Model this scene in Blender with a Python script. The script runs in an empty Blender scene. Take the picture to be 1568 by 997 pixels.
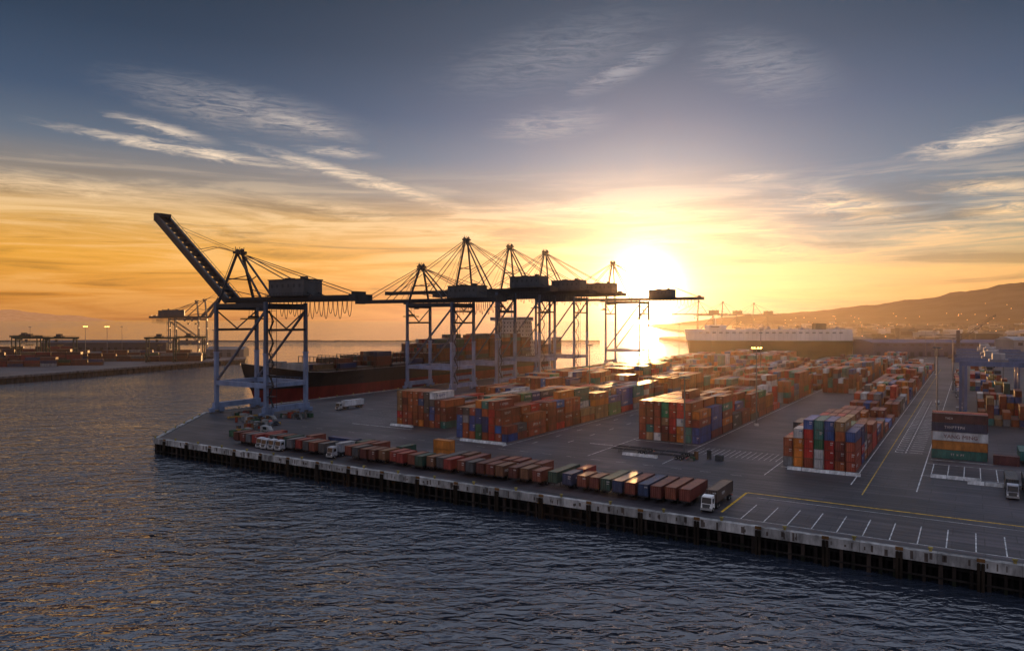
import bpy, math, random
from mathutils import Vector, Matrix
R=random.Random(7)
scene=bpy.context.scene
# ------------------------------------------------------------------ frame of the terminal
ANG=math.radians(-32.17)
E1=(0.8465,-0.5325); E2=(0.5325,0.8465); C0=(-120.4,246.0)
def W(s,t,z=0.0): return (C0[0]+s*E1[0]+t*E2[0], C0[1]+s*E1[1]+t*E2[1], z)
ZW=-5.0   # water level
# ------------------------------------------------------------------ materials
MATS={}
def newmat(name):
    m=bpy.data.materials.new(name); m.use_nodes=True
    nt=m.node_tree; b=nt.nodes['Principled BSDF']; MATS[name]=m
    return m,nt,b
def N(nt,typ,**kw):
    n=nt.nodes.new(typ)
    for k,v in kw.items(): setattr(n,k,v)
    return n
def attr_mat(name,rough=0.6,metal=0.0,dirt=0.5,scale=0.6,corr=0.0,spec=0.5):
    m,nt,b=newmat(name)
    a=N(nt,'ShaderNodeAttribute',attribute_name='Col')
    tc=N(nt,'ShaderNodeTexCoord')
    mp=N(nt,'ShaderNodeMapping'); mp.inputs['Scale'].default_value=(1,1,0.35)
    n=N(nt,'ShaderNodeTexNoise'); n.inputs['Scale'].default_value=scale; n.inputs['Detail'].default_value=4; n.inputs['Roughness'].default_value=0.65
    nt.links.new(tc.outputs['Object'],mp.inputs['Vector']); nt.links.new(mp.outputs[0],n.inputs['Vector'])
    mr=N(nt,'ShaderNodeMapRange'); mr.inputs['From Min'].default_value=0.3; mr.inputs['From Max'].default_value=0.7
    mr.inputs['To Min'].default_value=1.0-dirt; mr.inputs['To Max'].default_value=1.0+dirt*0.5
    nt.links.new(n.outputs['Fac'],mr.inputs['Value'])
    mx=N(nt,'ShaderNodeVectorMath',operation='SCALE')
    nt.links.new(a.outputs['Color'],mx.inputs[0]); nt.links.new(mr.outputs[0],mx.inputs['Scale'])
    nt.links.new(mx.outputs[0],b.inputs['Base Color'])
    b.inputs['Roughness'].default_value=rough; b.inputs['Metallic'].default_value=metal
    b.inputs['Specular IOR Level'].default_value=spec
    if corr>0:
        sx=N(nt,'ShaderNodeSeparateXYZ'); nt.links.new(tc.outputs['Object'],sx.inputs[0])
        ad=N(nt,'ShaderNodeMath',operation='ADD'); nt.links.new(sx.outputs[0],ad.inputs[0]); nt.links.new(sx.outputs[1],ad.inputs[1])
        mu=N(nt,'ShaderNodeMath',operation='MULTIPLY'); mu.inputs[1].default_value=2*math.pi/0.45; nt.links.new(ad.outputs[0],mu.inputs[0])
        si=N(nt,'ShaderNodeMath',operation='SINE'); nt.links.new(mu.outputs[0],si.inputs[0])
        bp=N(nt,'ShaderNodeBump'); bp.inputs['Strength'].default_value=corr; bp.inputs['Distance'].default_value=0.04
        nt.links.new(si.outputs[0],bp.inputs['Height']); nt.links.new(bp.outputs[0],b.inputs['Normal'])
    return m
M_CONT=attr_mat('container_paint',0.42,0,0.55,0.5,corr=0.8)
M_STEEL=attr_mat('painted_steel',0.5,0,0.4,0.3,spec=0.4)
M_CONC=attr_mat('weathered_concrete',0.9,0,0.7,0.5,spec=0.2)
M_BLDG=attr_mat('building_paint',0.9,0,0.25,0.05,spec=0.1)
M_PAINT=attr_mat('road_paint',0.75,0,0.7,0.8,spec=0.3)
def emis(name,col,st):
    m,nt,b=newmat(name)
    b.inputs['Base Color'].default_value=(*col,1); b.inputs['Emission Color'].default_value=(*col,1); b.inputs['Emission Strength'].default_value=st
    return m
M_LAMP=emis('lit_lamp',(1.0,0.55,0.13),12)
M_CITY=emis('city_light',(1.0,0.55,0.2),1.3); M_CITY.cycles.emission_sampling='NONE'
M_LAMP.cycles.emission_sampling='NONE'
M_GLASS,_nt,_b=newmat('dark_glass'); _b.inputs['Base Color'].default_value=(0.02,0.025,0.03,1); _b.inputs['Roughness'].default_value=0.08
M_RUB,_nt,_b=newmat('rubber'); _b.inputs['Base Color'].default_value=(0.015,0.015,0.015,1); _b.inputs['Roughness'].default_value=0.85
# ------------------------------------------------------------------ mesh builder
WHT=(0.7,0.7,0.7)
class MB:
    def __init__(s): s.v=[];s.f=[];s.c=[];s.m=[]
    def hexa(s,p,col,mi=0,skip=()):
        o=len(s.v); s.v+=p
        for k,q in enumerate(((0,3,2,1),(4,5,6,7),(0,1,5,4),(1,2,6,5),(2,3,7,6),(3,0,4,7))):
            if k in skip: continue
            s.f.append(tuple(o+i for i in q)); s.c.append(col); s.m.append(mi)
    def box(s,x0,y0,z0,x1,y1,z1,col=WHT,mi=0,skip=()):
        s.hexa([(x0,y0,z0),(x1,y0,z0),(x1,y1,z0),(x0,y1,z0),(x0,y0,z1),(x1,y0,z1),(x1,y1,z1),(x0,y1,z1)],col,mi,skip)
    def beam(s,a,b,w,h=None,col=WHT,mi=0):
        h=h or w
        a=Vector(a);b=Vector(b);d=(b-a)
        if d.length<1e-6: return
        d.normalize(); up=Vector((0,0,1))
        if abs(d.z)>0.98: up=Vector((0,1,0))
        x=d.cross(up).normalized(); y=x.cross(d).normalized()
        x*=w/2;y*=h/2
        p=[a-x-y,a+x-y,a+x+y,a-x+y,b-x-y,b+x-y,b+x+y,b-x+y]
        s.hexa([tuple(q) for q in p],col,mi)
    def cyl(s,a,b,r,n=8,col=WHT,mi=0,r2=None):
        a=Vector(a);b=Vector(b);d=(b-a).normalized(); up=Vector((0,0,1)) if abs(d.z)<0.9 else Vector((1,0,0))
        x=d.cross(up).normalized(); y=x.cross(d); r2=r if r2 is None else r2
        o=len(s.v)
        for k in range(n):
            an=2*math.pi*k/n; v=x*math.cos(an)+y*math.sin(an)
            s.v.append(tuple(a+v*r)); s.v.append(tuple(b+v*r2))
        for k in range(n):
            k2=(k+1)%n
            s.f.append((o+2*k,o+2*k+1,o+2*k2+1,o+2*k2)); s.c.append(col); s.m.append(mi)
        s.f.append(tuple(o+2*k for k in range(n))); s.c.append(col); s.m.append(mi)
        s.f.append(tuple(o+2*k+1 for k in reversed(range(n)))); s.c.append(col); s.m.append(mi)
    def quad(s,p,col,mi=0):
        o=len(s.v); s.v+=p; s.f.append(tuple(range(o,o+len(p)))); s.c.append(col); s.m.append(mi)
    def build(s,name,loc=(0,0,0),rz=0.0,mats=(M_STEEL,),smooth=False):
        me=bpy.data.meshes.new(name); me.from_pydata(s.v,[],s.f); 
        for m in mats: me.materials.append(m)
        me.polygons.foreach_set('material_index',s.m)
        ca=me.color_attributes.new('Col','FLOAT_COLOR','CORNER')
        buf=[]
        for f,c in zip(s.f,s.c):
            cc=[c[0],c[1],c[2],1.0]
            buf+=cc*len(f)
        ca.data.foreach_set('color',buf)
        if smooth: me.polygons.foreach_set('use_smooth',[True]*len(s.f))
        me.update()
        ob=bpy.data.objects.new(name,me); scene.collection.objects.link(ob)
        ob.location=loc; ob.rotation_euler=(0,0,rz)
        return ob
def T(s,t,z=0): return dict(loc=W(s,t,z),rz=ANG)
# ------------------------------------------------------------------ containers
PAL=[((0.26,0.05,0.026),28),((0.32,0.075,0.025),17),((0.16,0.03,0.022),14),((0.42,0.02,0.02),10),((0.55,0.16,0.02),7),
     ((0.02,0.15,0.14),6),((0.02,0.15,0.07),3),((0.02,0.055,0.20),8),((0.03,0.09,0.27),4),((0.2,0.2,0.21),4),((0.55,0.55,0.55),6),((0.07,0.07,0.08),4),((0.30,0.17,0.08),3)]
def pick(rr=R):
    tot=sum(w for _,w in PAL); x=rr.random()*tot
    for c,w in PAL:
        x-=w
        if x<=0: break
    k=0.7+0.5*rr.random()
    return (c[0]*k,c[1]*k,c[2]*k)
def cont(mb,x,y,z,L=12.19,Wd=2.44,H=2.59,axis='y',col=None,detail=2):
    col=col or pick()
    dx,dy=(Wd,L) if axis=='y' else (L,Wd)
    if detail==0:
        mb.box(x,y,z,x+dx,y+dy,z+H-0.05,col,skip=(0,)); return
    i=0.07
    mb.box(x+i,y+i,z+0.12,x+dx-i,y+dy-i,z+H-0.06,col)
    fr=(col[0]*0.7,col[1]*0.7,col[2]*0.7); p=0.16
    for ax in (x,x+dx-p):
        for ay in (y,y+dy-p):
            mb.box(ax,ay,z,ax+p,ay+p,z+H,fr)
    for zz in (z+0.01,z+H-0.16):
        for ax in (x+.005,x+dx-p-.005): mb.box(ax,y+p,zz,ax+p,y+dy-p,zz+0.14,fr)
        for ay in (y+.005,y+dy-p-.005): mb.box(x+p,ay,zz,x+dx-p,ay+p,zz+0.14,fr)
    lum=sum(col)/3
    tx=(0.5,0.5,0.5) if lum<0.3 else (0.05,0.08,0.25)
    if detail>=2:
        br=tuple(min(1,c*1.6+0.03) for c in col)
        if axis=='y':
            for k in (0.22,0.4,0.6,0.78):
                xx=x+dx*k; mb.box(xx-0.025,y+0.0,z+0.2,xx+0.025,y+i-0.005,z+H-0.25,br)
            if R.random()<0.6:
                mb.box(x+dx*0.62,y+0.02,z+H-0.75,x+dx*0.9,y+i-0.003,z+H-0.5,tx)
                if R.random()<0.5: mb.box(x+dx*0.62,y+0.02,z+H-1.2,x+dx*0.85,y+i-0.003,z+H-1.0,tx)
        if R.random()<0.5:
            n=R.randint(4,9); hh=R.choice([0.4,0.6,0.8]); lw=hh*0.62; tot=n*lw*1.3; st=R.uniform(0.15,0.5)*(L-tot)+0.3
            z0=z+H*0.5-hh/2
            for q in range(n):
                if R.random()<0.1: continue
                a=st+q*lw*1.3
                for (u0,v0,u1,v1) in R.choice([((0,0,.25,1),(.25,.4,.75,.6),(.75,0,1,1)),((0,0,.25,1),(.25,0,1,.2),(.25,.8,1,1)),((.35,0,.62,1),(0,.8,.35,1),(.62,.8,1,1)),((0,0,.25,1),(.25,.8,1,1),(.25,.4,1,.6),(.75,.6,1,.8))]):
                    if axis=='y': mb.box(x+dx-i+0.002,y+a+u0*lw,z0+v0*hh,x+dx-i+0.03,y+a+u1*lw,z0+v1*hh,tx)
                    else: mb.box(x+a+u0*lw,y+i-0.03,z0+v0*hh,x+a+u1*lw,y+i-0.002,z0+v1*hh,tx)
def block(s0,t0,ncol,hs,name='container_stack',detail=2,cols=None):
    mb=MB()
    for c in range(ncol):
        h=hs[c] if isinstance(hs,(list,tuple)) else hs
        x=c*2.62; two=R.random()<0.18; run=None
        for k in range(h):
            if R.random()<0.65 or run is None: run=pick()
            j=R.uniform(-0.12,0.12)
            if two:
                cont(mb,x,j,k*2.6,6.06,axis='y',col=run,detail=detail); cont(mb,x,6.2+j,k*2.6,6.06,axis='y',col=pick(),detail=detail)
            else: cont(mb,x+R.uniform(-.04,.04),j,k*2.6,axis='y',col=run,detail=detail)
    mb.build(name,mats=(M_CONT,),**T(s0,t0))
def rowrun(s0,ncol,t0,t1,base,var=1,gapp=0.0,step=12.9,wander=True):
    t=t0; h=base
    while t+12<t1:
        if R.random()>=gapp:
            if wander: h=max(2,min(base+1,h+R.choice([-1,0,0,1])))
            hs=[max(1,h-(R.random()<0.35)*R.randint(0,var+1)) for _ in range(ncol)]
            if R.random()<0.3: hs=[max(1,q-1) if k>ncol//2 else q for k,q in enumerate(hs)]
            block(s0,t,ncol,hs,detail=2 if t<170 else (1 if t<300 else 0))
        t+=step
block(46,70,9,[5,5,5,5,5,5,5,4,4]); rowrun(46,9,84,172,4,1)
block(84,57,8,[4,4,4,5,5,5,4,2]); block(84,70,8,[5,5,5,5,4,4,4,3]); rowrun(84,8,84,205,5,2)
block(138,87,8,[5,5,5,5,5,5,5,4]); block(138,100,8,[5,5,5,5,6,5,5,4]); rowrun(138,8,113,215,5,2)
block(189,66,7,[3,4,5,5,5,5,4]); block(189,79,7,[4,4,4,4,3,4,4]); rowrun(189,7,92,545,3,2,0.06)
rowrun(20,8,165,545,3,1,0.05); rowrun(50,8,180,545,4,1,0.08); rowrun(84,8,212,545,4,2,0.08); rowrun(112,6,225,545,3,1,0.15)
rowrun(138,8,222,545,4,2,0.1); rowrun(163,6,290,545,4,1,0.15)
rowrun(232,6,330,520,2,1,0.25); rowrun(275,7,230,700,3,1,0.25); rowrun(160,7,570,700,3,1,0.2)
mb=MB()
lay=[(0.025,0.14,0.12),(0.45,0.16,0.03),(0.55,0.55,0.55),(0.03,0.045,0.09),(0.08,0.03,0.03)]
for k,c in enumerate(lay):
    for j in range(3):
        cont(mb,0.1*((k*7+j)%3),j*2.7,k*2.6,13.7,axis='x',col=c if j==0 else pick(),detail=2 if k!=2 else 1)
mb.build('container_stack',mats=(M_CONT,),**T(223,101))
def text_on(txt,s,t,z,size,col,parent=None):
    cu=bpy.data.curves.new('lettering','FONT'); cu.body=txt; cu.size=size; cu.extrude=0.01
    ob=bpy.data.objects.new('container_lettering',cu); scene.collection.objects.link(ob)
    bpy.context.view_layer.update()
    dg=bpy.context.evaluated_depsgraph_get(); me=bpy.data.meshes.new_from_object(ob.evaluated_get(dg))
    bpy.data.objects.remove(ob)
    o=bpy.data.objects.new('lettering',me); scene.collection.objects.link(o)
    m,nt,b=newmat('lettering_paint'); b.inputs['Base Color'].default_value=(*col,1); b.inputs['Roughness'].default_value=0.7
    me.materials.clear(); me.materials.append(m)
    o.matrix_world=Matrix.Translation(W(s,t,z))@Matrix.Rotation(ANG,4,'Z')@Matrix.Rotation(math.pi/2,4,'X')
    if parent:
        bpy.context.view_layer.update(); o.parent=parent; o.matrix_parent_inverse=parent.matrix_world.inverted()
yk=[o for o in bpy.data.objects if o.name.startswith('container_stack')][-1]
bpy.context.view_layer.update()
text_on('YANG MING',226,101.0,2*2.6+0.75,1.5,(0.15,0.03,0.03),yk)
def loose(s,t,z=0,**kw):
    mb=MB(); cont(mb,0,0,0,**kw); mb.build('shipping_container',mats=(M_CONT,),**T(s,t,z))
loose(100,24,axis='x',L=6.06,col=(0.5,0.17,0.03)); loose(238,98,axis='x',L=6.06,col=(0.1,0.03,0.03))
loose(100,24,z=2.6,axis='x',L=6.06,col=(0.5,0.17,0.03)); loose(58,23,axis='x',col=(0.03,0.05,0.13))
# ------------------------------------------------------------------ trailers and trucks
def wheels(mb,x0,x1,ys,r=0.5):
    for y in ys:
        for (a,b) in ((x0,x0+0.55),(x1-0.55,x1)):
            mb.cyl((a,y,r),(b,y,r),r,10,mi=1,col=(0.02,0.02,0.02))
            mb.cyl((a-0.01,y,r),(b+0.01,y,r),r*0.45,8,mi=0,col=(0.3,0.3,0.3))
def trailer(s,t,load=True,L=12.19,truck=False,col=None,cab=(0.55,0.55,0.56),axis_rot=0.0,name=None):
    mb=MB(); fr=(0.05,0.05,0.055)
    for x in (0.65,1.6): mb.box(x,0.2,0.95,x+0.18,L-0.2,1.32,fr)
    for y in (0.3,L*0.33,L*0.66,L-0.5): mb.box(0.1,y,1.08,2.34,y+0.22,1.32,fr)
    wheels(mb,0.02,2.42,(L-1.5,L-2.8))
    for x in (0.4,1.9): mb.box(x,2.6,0.0,x+0.14,2.75,1.0,fr)
    mb.box(0.1,L+0.0,0.55,2.34,L+0.12,0.75,(0.5,0.06,0.04))
    if truck:
        y0=-3.6
        mb.box(0.5,y0+0.4,0.6,1.94,2.5,1.0,fr)
        wheels(mb,0.0,2.44,(y0+1.0,0.6,1.8),0.5)
        mb.hexa([(0.05,y0,0.7),(2.39,y0,0.7),(2.39,y0+2.1,0.7),(0.05,y0+2.1,0.7),(0.15,y0+0.45,3.2),(2.29,y0+0.45,3.2),(2.29,y0+2.1,3.35),(0.15,y0+2.1,3.35)],cab)
        mb.hexa([(0.2,y0+0.17,1.8),(2.24,y0+0.17,1.8),(2.24,y0+0.3,1.8),(0.2,y0+0.3,1.8),(0.25,y0+0.36,3.0),(2.19,y0+0.36,3.0),(2.19,y0+0.5,3.0),(0.25,y0+0.5,3.0)],(0.02,0.02,0.02),2)
        for x in (0.02,2.37): mb.box(x,y0+0.7,2.0,x+0.06,y0+1.6,2.8,(0.02,0.02,0.02),2)
        mb.box(0.4,y0-0.06,0.9,2.04,y0+0.02,1.7,(0.08,0.08,0.08)); mb.box(0.0,y0-0.15,0.45,2.44,y0+0.1,0.85,(0.3,0.3,0.3))
        for x in (0.1,1.95): mb.box(x,y0-0.09,0.95,x+0.32,y0+0.02,1.25,(0.8,0.8,0.75))
        mb.box(-0.25,y0+0.5,1.9,-0.05,y0+0.6,2.6,(0.05,0.05,0.05)); mb.box(2.49,y0+0.5,1.9,2.69,y0+0.6,2.6,(0.05,0.05,0.05))
    if load:
        nb=MB(); cont(nb,0,0,1.34,L=L,col=col,axis='y',detail=2)
        o=len(mb.v); mb.v+=nb.v; mb.f+=[tuple(i+o for i in f) for f in nb.f]; mb.c+=nb.c; mb.m+=[3]*len(nb.f)
    nm=name or ('container_truck' if truck else 'container_trailer')
    ob=mb.build(nm,mats=(M_STEEL,M_RUB,M_GLASS,M_CONT),loc=W(s,t),rz=ANG+axis_rot)
    return ob
s=31.0; i=0
RB=random.Random(3)
pal2=[(0.19,0.045,0.03),(0.15,0.036,0.026),(0.22,0.06,0.032),(0.11,0.03,0.023),(0.19,0.05,0.032),(0.17,0.075,0.04),(0.025,0.07,0.055),(0.12,0.12,0.13),(0.03,0.05,0.11),(0.07,0.07,0.075),(0.26,0.035,0.028)]
while s<183:
    if 144<s<147: s=147.4
    c=RB.choice(pal2)
    if 43<s<56: trailer(s,9.5+RB.uniform(-.4,.4),truck=True,L=6.06,col=c,cab=(0.42,0.42,0.45))
    elif 74<s<77: trailer(s,10+RB.uniform(-.4,.4),truck=True,L=6.06,col=(0.35,0.35,0.37),cab=(.3,.3,.32))
    else:
        L=12.19 if (RB.random()<0.35 or s>160) else 6.06
        if RB.random()<0.96: trailer(s,7+RB.uniform(-.5,.9),L=L,col=c)
        if L<7 and RB.random()<0.4: trailer(s+RB.uniform(-.3,.3),14.8,L=6.06,col=RB.choice(pal2))
    s+=RB.choice([2.95,3.0,3.1,3.2,3.9]); i+=1
trailer(185.0,9.5,truck=True,col=(0.09,0.06,0.05),cab=(0.75,0.75,0.75))
trailer(-6,92,load=True,col=(0.6,0.6,0.63),cab=(.3,.3,.3),truck=True)
for (a,b) in ((140,62),(140,66),(152,60),(152,65)): trailer(a,b,load=False,axis_rot=-math.pi/2,name='empty_chassis_trailer')
for (a,b) in ((239.5,56),(243,57),(246.5,55),(250,58)): trailer(a,b,load=True,truck=True,col=(0.05,0.055,0.06),cab=(.35,.36,.4))
for a in (244,248,252,256,262,266): trailer(a,100,load=R.random()<.7)
for k in range(14): trailer(222+k*0.0+R.uniform(0,5),300+k*16,load=True,truck=R.random()<.4,cab=(.3,.3,.3))
for k in range(4): trailer(118+R.uniform(-4,4),150+k*22,load=True,truck=True,cab=(.2,.2,.2))
# ------------------------------------------------------------------ cars / vans
def car(s,t,col,rot=0.0,van=False):
    mb=MB(); h=1.5 if not van else 2.1
    prof=[(-2.2,0.35),(-2.25,0.8),(-1.3,0.95),(-0.7,h),(1.2,h),(1.9,1.0),(2.2,0.9),(2.2,0.35)] if not van else [(-2.5,0.35),(-2.5,1.0),(-1.9,1.2),(-1.4,h),(2.4,h),(2.5,1.0),(2.5,0.35),(2.4,0.3)]
    n=len(prof)
    for (a,b) in zip(range(n),[(k+1)%n for k in range(n)]):
        p,q=prof[a],prof[b]; mb.quad([(-0.85,p[0],p[1]),(0.85,p[0],p[1]),(0.85,q[0],q[1]),(-0.85,q[0],q[1])],col)
    mb.quad([(-0.85,p[0],p[1]) for p in prof],col); mb.quad([(0.85,p[0],p[1]) for p in reversed(prof)],col)
    mb.box(-0.87,-0.75,1.0,0.87,1.2,h-0.12,(0.02,0.02,0.02),2)
    mb.hexa([(-.75,-1.2,1.02),(.75,-1.2,1.02),(.75,-1.0,1.02),(-.75,-1.0,1.02),(-.7,-.78,h-.08),(.7,-.78,h-.08),(.7,-.6,h-.08),(-.7,-.6,h-.08)],(0.02,0.02,0.02),2)
    wheels(mb,-0.87,0.87,(-1.4,1.4),0.33)
    mb.build('parked_van' if van else 'parked_car',mats=(M_STEEL,M_RUB,M_GLASS),loc=W(s,t),rz=ANG+rot)
for (a,b,v,c) in ((14,34,0,(.2,.2,.22)),(20,30,1,(.3,.3,.3)),(4,44,0,(.3,.05,.04)),(-2,50,1,(.2,.2,.2)),(9,42,0,(.05,.06,.08)),(219,260,0,(.4,.4,.4))):
    car(a,b,c,R.uniform(-.3,.3)+R.choice([0,1.57]),v)
# ------------------------------------------------------------------ ship-to-shore cranes
LB=(0.16,0.215,0.34); DK=(0.017,0.020,0.027)  # DK: girders and boom painted near black, backlit silhouette put into the colour
def sts(loc,rz,zg=51.0,za=71.0,G=32.0,Wy=21.0,out=44.0,back=30.0,raised=None,hx=None,hscale=1.0,cols=(LB,DK),name='ship_to_shore_crane'):
    mb=MB(); lc,dc=cols; yc=Wy/2
    zt=zg-1.2
    uc=tuple((a+b*2.2)/3.2 for a,b in zip(lc,dc))  # upper legs mixed darker, their backlit shade put into the colour
    for x in (0,G):
        for y in (0,Wy):
            mb.beam((x,y,2.4),(x,y,zt*0.55),1.5,1.5,lc); mb.beam((x,y,zt*0.55),(x,y,zt),1.3,1.3,uc)
            mb.box(x-.95,y-.95,zt*.55-.3,x+.95,y+.95,zt*.55+.3,lc)
        mb.box(x-0.9,-1.5,2.2,x+0.9,Wy+1.5,4.4,lc)
        mb.box(x-0.7,0.75,zt-3.0,x+0.7,Wy-0.75,zt-0.6,dc)
        for y in (0,Wy):
            mb.box(x-0.7,y-3.5,1.3,x+0.7,y+3.5,2.15,lc)
            for k in (-2.9,-1.8,-0.7,0.7,1.8,2.9): mb.cyl((x-0.35,y+k,0.55),(x+0.35,y+k,0.55),0.5,10,(0.1,0.1,0.1))
            for k in (-2.3,2.3): mb.box(x-0.5,y+k-1.1,0.5,x+0.5,y+k+1.1,1.3,lc)
    zp=13.0
    for y in (0,Wy):
        mb.box(0.75,y-0.65,zp-1.0,G-0.75,y+0.65,zp+1.0,lc)
        mb.beam((0.6,y,zp+1),(G-0.6,y,zt-4),0.8,0.8,uc)
        mb.box(0.75,y-0.6,zt-2.2,G-0.75,y+0.6,zt-0.4,dc)
        for xx in range(2,int(G)-1,3): mb.box(xx,y-.75,zp+1.0,xx+.08,y-.68,zp+2.1,lc)
        mb.box(1,y-.75,zp+2.0,G-1,y-.68,zp+2.1,lc)
    nfl=9
    for k in range(nfl):
        z0=4.4+k*(zt-8)/nfl; z1=z0+(zt-8)/nfl
        x0,x1=(G+1,G+3.6) if k%2 else (G+3.6,G+1)
        mb.beam((x0,0.8,z0),(x1,0.8,z1),0.7,0.15,dc); mb.beam((x0,0.8,z0+1),(x1,0.8,z1+1),0.08,0.08,dc); mb.box(G+0.8,-0.4,z1-0.08,G+4,2.2,z1+0.05,dc)
        mb.box(G+.8,-.4,z1+.95,G+4,-.34,z1+1.05,dc)
    mb.beam((G+3.9,-.3,4),(G+3.9,-.3,zt),.15,.15,dc); mb.beam((G+3.9,2.1,4),(G+3.9,2.1,zt),.15,.15,dc)
    mb.box(-0.6,0.75,zp-0.9,0.6,Wy-0.75,zp+0.9,lc)
    mb.box(G-0.6,0.75,zp-0.9,G+0.6,Wy-0.75,zp+0.9,lc)
    for x in (0,G): 
        mb.beam((x,0.5,zt-3.5),(x,yc,zt-11),0.45,0.45,dc); mb.beam((x,Wy-0.5,zt-3.5),(x,yc,zt-11),0.45,0.45,dc); mb.box(x-.4,.7,zt-12,x+.4,Wy-.7,zt-11,dc)
    gx1=G+back
    for y in (yc-3.2,yc+3.2):
        mb.box(-3,y-0.55,zg-1.1,gx1,y+0.55,zg+1.1,dc)
    for k in range(int((gx1+3)/6)+1):
        x=-2.6+k*6; mb.box(x-0.25,yc-2.6,zg-0.4,x+0.25,yc+2.6,zg+0.2,dc)
    for y in (yc-4.6,yc+4.6):
        mb.box(-3,min(y,y+0.8),zg-0.15,gx1,max(y,y+0.8),zg+0.0,dc)
        mb.box(-3,y-0.04,zg+1.1,gx1,y+0.04,zg+1.2,dc)
        k=-3
        while k<gx1: mb.box(k-0.04,y-0.04,zg,k+0.04,y+0.04,zg+1.1,dc); k+=2.4
    for k in range(5): mb.box(G*0.2+k*5,yc-4.4,zg-2.4,G*0.2+k*5+.6,yc-3.9,zg-1.1,dc)
    ax=2.0
    for sgn in (-1,1):
        top=(ax,yc+sgn*1.3,za); 
        mb.beam((0,yc+sgn*yc*0.9,zt),top,0.95,0.95,dc)
        mb.beam((ax+0.2,yc+sgn*1.3,za-0.5),(G*0.62,yc+sgn*3.2,zg+1),0.7,0.7,dc)
        mb.beam((ax,yc+sgn*1.3,za),(G+back*0.45,yc+sgn*3.2,zg+1.2),0.34,0.34,dc)
        mb.beam((ax,yc+sgn*1.3,za-0.3),(gx1-3,yc+sgn*3.2,zg+1.2),0.28,0.28,dc)
        mb.beam((1,yc+sgn*yc*0.55,zg+(za-zg)*0.42),(G*0.3,yc+sgn*2.6,zg+(za-zg)*0.5),0.35,0.35,dc)
        zq=zg+1.2
        mb.beam((0.5,yc+sgn*yc*.7,zg+(za-zg)*.25),(G*0.62,yc+sgn*3.2,zq),.3,.3,dc)
    mb.box(ax-1.6,yc-2.4,za-0.4,ax+1.8,yc+2.4,za+0.7,dc); mb.box(ax-1.8,yc-2.6,za+1.7,ax+2,yc-2.5,za+1.8,dc)
    for y in (-2.2,0,2.2): mb.beam((ax,yc+y,za+0.7),(ax,yc+y,za+2.6),0.2,0.2,dc)
    for q in (-1.5,1.5): mb.cyl((ax+q,yc-.3,za+1),(ax+q,yc+.3,za+1),.9,10,dc)
    zz=zg+(za-zg)*0.45; mb.beam((0.9,yc-yc*0.52,zz),(0.9,yc+yc*0.52,zz),0.5,0.5,dc)
    for q in range(8):
        f0,f1=q/8,(q+1)/8; mb.beam((ax*f0-.9,yc-yc*.9*(1-f0)-1.3*f0-.8,zt+(za-zt)*f0),(ax*f1-.9,yc-yc*.9*(1-f1)-1.3*f1-.8,zt+(za-zt)*f1),.35,.12,dc)
    ang=math.radians(raised) if raised else 0.0
    px,pz=-3.0,zg
    def bp(d,y,h=0): return (px-d*math.cos(ang)+h*math.sin(ang), y, pz+d*math.sin(ang)+h*math.cos(ang))
    bh=3.2 if raised else 2.0
    for y in (yc-3.0,yc+3.0):
        mb.beam(bp(0,y),bp(out,y),1.1,bh,dc)
        yo=y+(1.5 if y>yc else -1.5)
        mb.beam(bp(0,yo,1.2+bh/2-1),bp(out,yo,1.2+bh/2-1),0.14,0.14,dc)
    k=0
    while k<out:
        mb.beam(bp(k,yc-2.5),bp(k,yc+2.5),0.4,bh*.5,dc)
        if k+6<out: mb.beam(bp(k,yc-2.5,-.3),bp(min(out,k+6),yc+2.5,-.3),0.25,0.25,dc)
        for sg in (-4.5,4.5): mb.beam(bp(k,yc+sg,-.4),bp(k,yc+sg,1.2+bh/2-1),0.1,0.1,dc)
        k+=4
    mb.beam(bp(out,yc-3.6),bp(out,yc+3.6),1.8,bh+.4,dc)
    if raised: 
        e=bp(out,yc); mb.beam((e[0]+3.5,yc,e[2]+.9),(e[0]-1.5,yc,e[2]+1.5),5.5,1.6,dc)
    for sgn in (-1,1):
        t0=(ax,yc+sgn*1.2,za)
        if raised:
            m=bp(out*0.55,yc+sgn*3.0,0.8); mid=((t0[0]+m[0])/2+1.0,t0[1],(t0[2]+m[2])/2+2.5)
            mb.beam(t0,mid,0.22,0.22,dc); mb.beam(mid,m,0.22,0.22,dc)
            mb.beam(t0,bp(out*0.92,yc+sgn*3,0.8),0.14,0.14,dc)
        else:
            mb.beam(t0,bp(out*0.45,yc+sgn*3,1),0.34,0.34,dc); mb.beam(t0,bp(out*0.9,yc+sgn*3,1),0.3,0.3,dc)
            mb.beam(t0,bp(out*0.2,yc+sgn*2,1),0.14,0.14,dc)
    hx=hx if hx is not None else G-9
    hl=21*hscale; z0=zg+1.5
    hc=(0.05,0.055,0.065) if cols[1] is DK else cols[1]
    mb.box(hx,yc-5,z0,hx+hl,yc+5,z0+6.3,hc)
    mb.box(hx-0.3,yc-5.3,z0+6.3,hx+hl+0.3,yc+5.3,z0+6.7,dc); mb.box(hx-1,yc-6,z0-0.3,hx+hl+1,yc+6,z0-0.02,dc)
    mb.box(hx+hl*0.3,yc-2,z0+6.7,hx+hl*0.45,yc+1,z0+7.4,dc); mb.box(hx+hl*0.75,yc-2,z0+6.7,hx+hl*0.82,yc+1,z0+7.9,dc)
    for k in range(6): 
        xx=hx+1.5+k*hl/6.3; mb.box(xx,yc-5.04,z0+3.2,xx+1.1,yc-4.99,z0+4.6,DK)
    for k in range(14): xx=hx-1+k*(hl+2)/13; mb.box(xx-.05,yc-6,z0-.1,xx+.05,yc-5.9,z0+1.0,dc)
    mb.box(hx-1,yc-6,z0+0.95,hx+hl+1,yc-5.92,z0+1.05,dc)
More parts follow.
